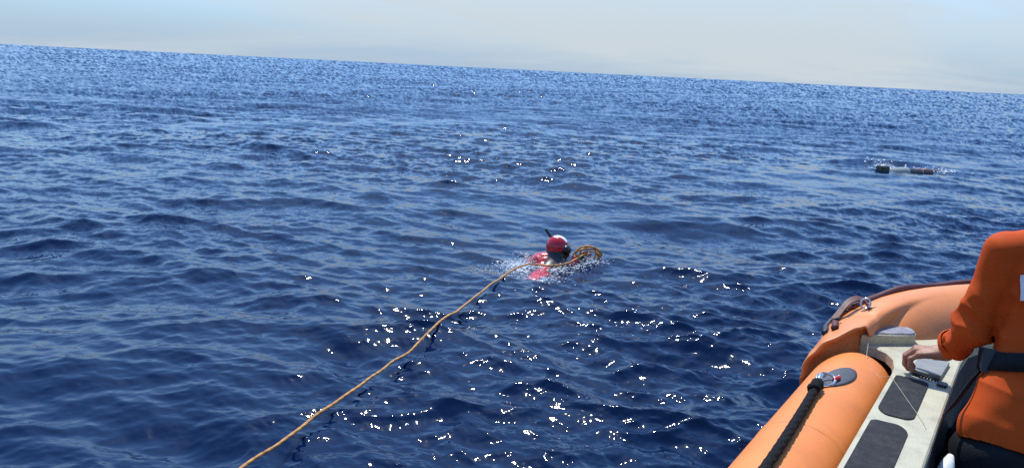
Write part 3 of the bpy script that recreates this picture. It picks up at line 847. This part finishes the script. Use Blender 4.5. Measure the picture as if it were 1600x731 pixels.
# white print panel across the back of the shirt
pc = che + UP * .012; V = []
nu, nv = 15, 7
for i in range(nu):
    for j in range(nv):
        q = pc + LAT * (-.176 + .25 * i / (nu - 1)) + (spine_dir - LAT * (spine_dir @ LAT)) * (-.075 + .085 * j / (nv - 1)); t = 0.0
        for _ in range(60):
            d_ = float(f_shirt((q - tor_f * t)[None])[0])
            if d_ > 0.008: break
            t += max(.001, -d_ * .7)
        V.append(q - tor_f * (t + .012) - MO)
mk('back_print', V, grid_faces(nu, nv, False), M['print'], man)

# ---------------------------------------------------------------- the swimmer
SW = np.array((0.42, 6.42, 0.0)); SWZ = sea_height(0.42, 6.40)
print('sea at swimmer', SWZ)
swim = thing('person', 'swimmer in red hood and red suit low in the water, towing the yellow rope', 'person', (SW[0], SW[1], SWZ))
SO = np.array((SW[0], SW[1], SWZ))
def S(x, y, z): return np.array((x, y, z)) + SO
sf = np.array((0.92, -0.14, -0.26)); sf /= np.linalg.norm(sf)            # where the face points
su_ = np.array((0.0, 0.25, 1.0)); su_ -= sf * (su_ @ sf); su_ /= np.linalg.norm(su_); sl = np.cross(su_, sf)
shd = S(0.0, 0.03, 0.118)
s_nek, s_che, s_hip = S(-.03, -.02, -.02), S(-.12, -.18, -.17), S(-.22, -.56, -.148)
s_shL, s_shR = S(-.155, .0, -.025), S(.03, -.17, -.09)
def f_swim(p):
    return smin([sd_ellipsoid(p, shd, np.stack([sl, sf, su_]), (.080, .100, .118)), sd_capsule(p, shd + sf * .098 - su_ * .005, shd + sf * .112 - su_ * .028, .012, .016), sd_capsule(p, shd + sf * .06 - su_ * .08, shd + sf * .085 - su_ * .075, .03, .024),
                 sd_capsule(p, shd - su_ * .04, s_nek, .062, .07), sd_capsule(p, s_nek, s_che, .10, .15), sd_capsule(p, s_che, s_hip, .15, .13),
                 sd_capsule(p, s_nek, s_shL, .09, .082), sd_capsule(p, s_nek, s_shR, .09, .08),
                 sd_capsule(p, s_shR, S(.10, -.07, -.07), .055, .045), sd_capsule(p, S(.10, -.07, -.07), S(.19, .01, .03), .043, .032), sd_capsule(p, S(.19, .01, .03), S(.225, .03, .05), .034, .026),
                 sd_capsule(p, s_shL, S(-.36, .12, -.12), .055, .045), sd_capsule(p, S(-.36, .12, -.12), S(-.42, .0, -.25), .043, .03),
                 sd_capsule(p, s_hip, S(-.26, -.92, -.16), .10, .065), sd_capsule(p, S(-.26, -.92, -.16), S(-.36, -1.2, -.16), .062, .045),
                 sd_capsule(p, s_hip, S(-.46, -.80, -.16), .10, .065), sd_capsule(p, S(-.46, -.80, -.16), S(-.62, -1.15, -.10), .062, .045)], .03)
Vw, Fw = surface_nets(f_swim, SO + (-.85, -1.4, -.45), SO + (.55, .35, .36), 0.014)
mk('body', Vw - SO, Fw, M['neoprene'], swim)
def f_suit(p):
    return smin([sd_capsule(p, s_nek - np.array((.06, .03, .03)), s_che, .095, .165), sd_capsule(p, s_che, s_hip, .165, .145), sd_capsule(p, S(-.09, .0, .0), s_shL, .09, .098),
                 sd_capsule(p, s_shL, S(-.36, .12, -.12), .075, .06), sd_capsule(p, s_shR, S(.10, -.07, -.07), .072, .06), sd_capsule(p, S(.10, -.07, -.07), S(.175, .0, .02), .058, .044),
                 sd_capsule(p, s_hip, S(-.26, -.92, -.16), .12, .082), sd_capsule(p, s_hip, S(-.46, -.86, -.20), .12, .08), sd_capsule(p, S(-.26, -.92, -.16), S(-.36, -1.2, -.16), .078, .06)], .03)
Vq, Fq = surface_nets(f_suit, SO + (-.8, -1.4, -.45), SO + (.5, .35, .3), 0.012)
Nq = sdf_normals(f_suit, Vq)
mk('suit', Vq + Nq * np.array([0.012 * nz(p, 9) + .006 * nz(p, 22, 3) for p in Vq])[:, None] - SO, Fq, M['red_wet'], swim)
def f_hood(p):
    d = sd_ellipsoid(p, shd + su_ * .012 - sf * .006, np.stack([sl, sf, su_]), (.094, .104, .104))
    return np.maximum(np.maximum(d, (p - shd) @ (sf * .86 - su_ * .5) - .052), -(p - shd) @ (su_ * .93 - sf * .36) - .038)
Vc, Fc = surface_nets(f_hood, shd - .2, shd + .2, 0.007)
hood = mk('hood', Vc - SO, Fc, M['red_cap'], swim)
V = []                                                                  # white band over the crown
for i in range(22):
    a = R(45 + 85 * i / 21)
    for w_ in np.linspace(-1, 1, 5):
        o_ = -.040 + .016 * w_; rem = math.sqrt(max(0, 1 - (o_ / .094) ** 2))
        V.append(shd + su_ * .012 - sf * .006 + (sf * math.cos(a) * .104 * rem + su_ * math.sin(a) * .104 * rem + sl * o_) * 1.018 - SO)
mk('stripe', V, grid_faces(22, 5, False), M['white_stripe'], hood)
P = catmull([shd + sf * .07 + sl * .06 - su_ * .05, shd + sl * .108 - su_ * .02, shd - sf * .07 + sl * .085 + su_ * .055, shd - sf * .165 + sl * .06 + su_ * .128], 18)
V, F = tube_mesh(P - SO, 0.0125, 10); mk('snorkel', V, F, M['neoprene'], swim)
def f_mask(p):
    return np.maximum(sd_ellipsoid(p, shd + sf * .075 + su_ * .012, np.stack([sl, sf, su_]), (.088, .052, .052)), -((p - shd) @ sf) + .04)
Vm, Fm = surface_nets(f_mask, shd - .2, shd + .2, 0.008); mk('dive_mask', Vm - SO, Fm, M['neoprene'], swim)
# fingers of the hand that grips the coil
for k in range(4):
    b0 = S(.225, .03, .05) + np.array((-.012 + .018 * k, .012 - .014 * k, .012))
    P = catmull([b0, b0 + (.018, .014, .022), b0 + (.036, .026, .012), b0 + (.034, .022, -.012)], 8)
    V, F = tube_mesh(P - SO, [.0095] * 6 + [.009, .006], 8); mk('finger', V, F, M['skin'], swim)

# ---------------------------------------------------------------- ropes on the water
def on_sea(x, y, h): return np.array((x, y, sea_height(x, y) + h))
pts = [(-0.75, -0.35, .62), (-0.98, 0.35, .52), (-1.13, 1.3, .30), (-1.12, 2.05, .12)]
P = [np.array(p) for p in pts]
for (x, y) in ((-1.025, 2.628), (-.941, 2.847), (-.851, 3.126), (-.728, 3.46), (-.631, 3.748), (-.551, 3.917), (-.414, 4.363), (-.323, 4.732), (-.171, 5.235), (.015, 5.77), (.10, 5.96)):
    P.append(np.array((x, y, 0.05)))
P += [S(-.235, -.33, .05), S(-.14, -.31, .04), S(-.03, -.27, .035), S(.08, -.21, .045), S(.15, -.12, .055), S(.20, -.06, .07), S(.25, .0, .08)]
path = catmull(P, 760)
for i, p in enumerate(path):                                            # small kinks of a used rope
    path[i, :3] += np.array((nz((i * .05, 0, 0)), nz((i * .05, 3, 0)), .5 * nz((i * .05, 6, 0)))) * (0.010 if i < 640 else 0.004)
pz = np.maximum(path[:, 2], sea_heights(path[:, 0], path[:, 1]) + 0.016)
ker = np.exp(-np.linspace(-2, 2, 121) ** 2); ker /= ker.sum()
pz = np.convolve(np.pad(pz, 60, mode='edge'), ker, mode='valid')
lack = np.maximum(0, sea_heights(path[:, 0], path[:, 1]) + 0.008 - pz)   # ride over the crests it would cut through
lack = np.array([lack[max(0, i - 22):i + 23].max() for i in range(len(lack))])
ker = np.exp(-np.linspace(-2, 2, 45) ** 2); ker /= ker.sum()
pz = pz + np.convolve(np.pad(lack, 22, mode='edge'), ker, mode='valid')
path[:690, 2] = pz[:690]
V, F = rope_mesh(path, 0.0085, 10, 3, 0.05, 0.24)
o = mk('tow_rope', V, F, M['gold_rope']); tag(o, 'long tan yellow rope stretched over the water from the boat to the swimmer', 'rope')
rc = random.Random(4); P = []
c0 = S(.275, .03, .045)
for i in range(5 * 26 + 1):
    a = 2 * math.pi * i / 26; lp = i / 26
    ra, rb = .112 + .026 * math.sin(lp * 2.3 + 1), .068 + .022 * math.sin(lp * 3.1)
    tilt = .2 * math.sin(lp * 1.7)
    x, z = ra * math.cos(a + tilt), rb * math.sin(a)
    P.append(c0 + np.array((x * .96 + .02 * math.sin(lp * 1.9), x * .30 + .018 * (lp - 2.5), z + .02 + .012 * math.sin(lp * 4))))
V, F = rope_mesh(catmull(P, 420), 0.0085, 9, 3, 0.05, 0.24)
o = mk('rope_coil', V, F, M['gold_rope']); tag(o, 'coil of tan yellow rope held up in front of the swimmer', 'rope')

# ---------------------------------------------------------------- long float lying far out on the right
fa, fb = np.array((7.17, 14.49)), np.array((8.846, 15.095))
fz = sea_height(*(fa * .5 + fb * .5)); fd = (fb - fa); fl_ = np.linalg.norm(fd); fd /= fl_
flo = thing('float', 'long grey and dark green float lying low on the water far out', 'float', (*(fa * .5 + fb * .5), fz), math.atan2(fd[1], fd[0]))
M['f_green'] = mat('dark_green_canvas', (0.045, 0.060, 0.042), 0.6, var=0.2)
M['f_grey'] = mat('pale_grey_float', (0.24, 0.26, 0.22), 0.4, var=0.12)
M['f_dark'] = mat('dark_float', (0.030, 0.034, 0.030), 0.5, var=0.3)
M['f_brown'] = mat('brown_float', (0.085, 0.052, 0.042), 0.5, var=0.3)
M['f_pink'] = mat('faded_red_strap', (0.40, 0.20, 0.20), 0.5, var=0.2)
def f_seg(name, x0, x1, prof, m_, zc=-0.005):
    P = [(x0 + (x1 - x0) * u, 0.012 * math.sin(9 * u), zc + 0.006 * math.sin(5 * u + x0 * 4)) for u, _ in prof]
    V, F = tube_mesh(P, [r for _, r in prof], 18); return mk(name, V, F, m_, flo)
h2 = fl_ / 2
bm = bmesh.new(); bmesh.ops.create_cube(bm, size=1.0)
for v in bm.verts: v.co = Vector((-h2 + .13 + v.co.x * .20, v.co.y * .20, .05 + v.co.z * .19))
bmesh.ops.bevel(bm, geom=bm.edges[:], offset=.02, segments=2, affect='EDGES')
me = bpy.data.meshes.new('end_block'); bm.to_mesh(me); bm.free(); me.materials.append(M['f_green']); e = bpy.data.objects.new('end_block', me); col.objects.link(e); e.parent = flo
f_seg('pale_body', -h2 + .22, -h2 + .78, [(0, .07), (.08, .095), (.4, .118), (.8, .118), (1, .108)], M['f_grey'])
f_seg('dark_body', -h2 + .775, -h2 + 1.08, [(0, .102), (.1, .106), (.9, .100), (1, .095)], M['f_dark'])
f_seg('strap', -h2 + 1.07, -h2 + 1.16, [(0, .098), (.2, .106), (.8, .106), (1, .096)], M['f_pink'])
f_seg('brown_body', -h2 + 1.15, h2 - .03, [(0, .097), (.3, .095), (.7, .075), (.93, .045), (1, .02)], M['f_brown'])

# ---------------------------------------------------------------- broken water: drops and froth
def froth(name, label, spots, seed, m_=None):
    rg = np.random.default_rng(seed); V = []; F = []
    base = np.array([(1, 0, 0), (-1, 0, 0), (0, 1, 0), (0, -1, 0), (0, 0, 1), (0, 0, -1)], float)
    fc = [(0, 2, 4), (2, 1, 4), (1, 3, 4), (3, 0, 4), (2, 0, 5), (1, 2, 5), (3, 1, 5), (0, 3, 5)]
    for (x, y, sx, sy, hmax, n, r0, r1) in spots:
        PX, PY = x + rg.normal(size=n) * sx, y + rg.normal(size=n) * sy
        PZ = sea_heights(PX, PY) + (rg.random(n) ** 3) * hmax - .002
        for px, py, pz in zip(PX, PY, PZ):
            r = r0 + (r1 - r0) * rg.random() ** 2.5
            k = len(V)
            for b in base: V.append((px + b[0] * r * (0.7 + rg.random()), py + b[1] * r * (0.7 + rg.random()), pz + b[2] * r * (0.5 + .5 * rg.random())))
            F += [tuple(k + i for i in f_) for f_ in fc]
    o = mk(name, V, F, m_ or M['foam'], None); o['kind'] = 'stuff'; tag(o, label, 'foam')
    return o
froth('splash', 'white drops and froth thrown up round the swimmer',
      [(SO[0] - .27, SO[1] - .12, .055, .06, .10, 420, .0015, .007), (SO[0] - .34, SO[1] - .30, .11, .10, .05, 420, .0015, .007), (SO[0] - .20, SO[1] - .52, .13, .14, .025, 420, .0015, .007), (SO[0] - .02, SO[1] - .25, .09, .05, .04, 260, .002, .008),
       (SO[0] + .17, SO[1] - .12, .06, .05, .05, 220, .002, .008), (SO[0] + .30, SO[1] - .05, .07, .05, .04, 220, .002, .008), (SO[0] - .50, SO[1] - .50, .14, .16, .02, 200, .0015, .006)], 5)
fm = (fa + fb) / 2
froth('wash', 'flecks of white water breaking over the far float',
      [(fm[0] + .25, fm[1] + .32, .40, .14, .08, 140, .006, .026), (fm[0] - .25, fm[1] + .75, .16, .20, .05, 60, .006, .030), (fm[0] + .8, fm[1] + .15, .20, .10, .05, 80, .006, .022), (fm[0] - .9, fm[1] - .1, .12, .10, .04, 60, .005, .015)], 8)
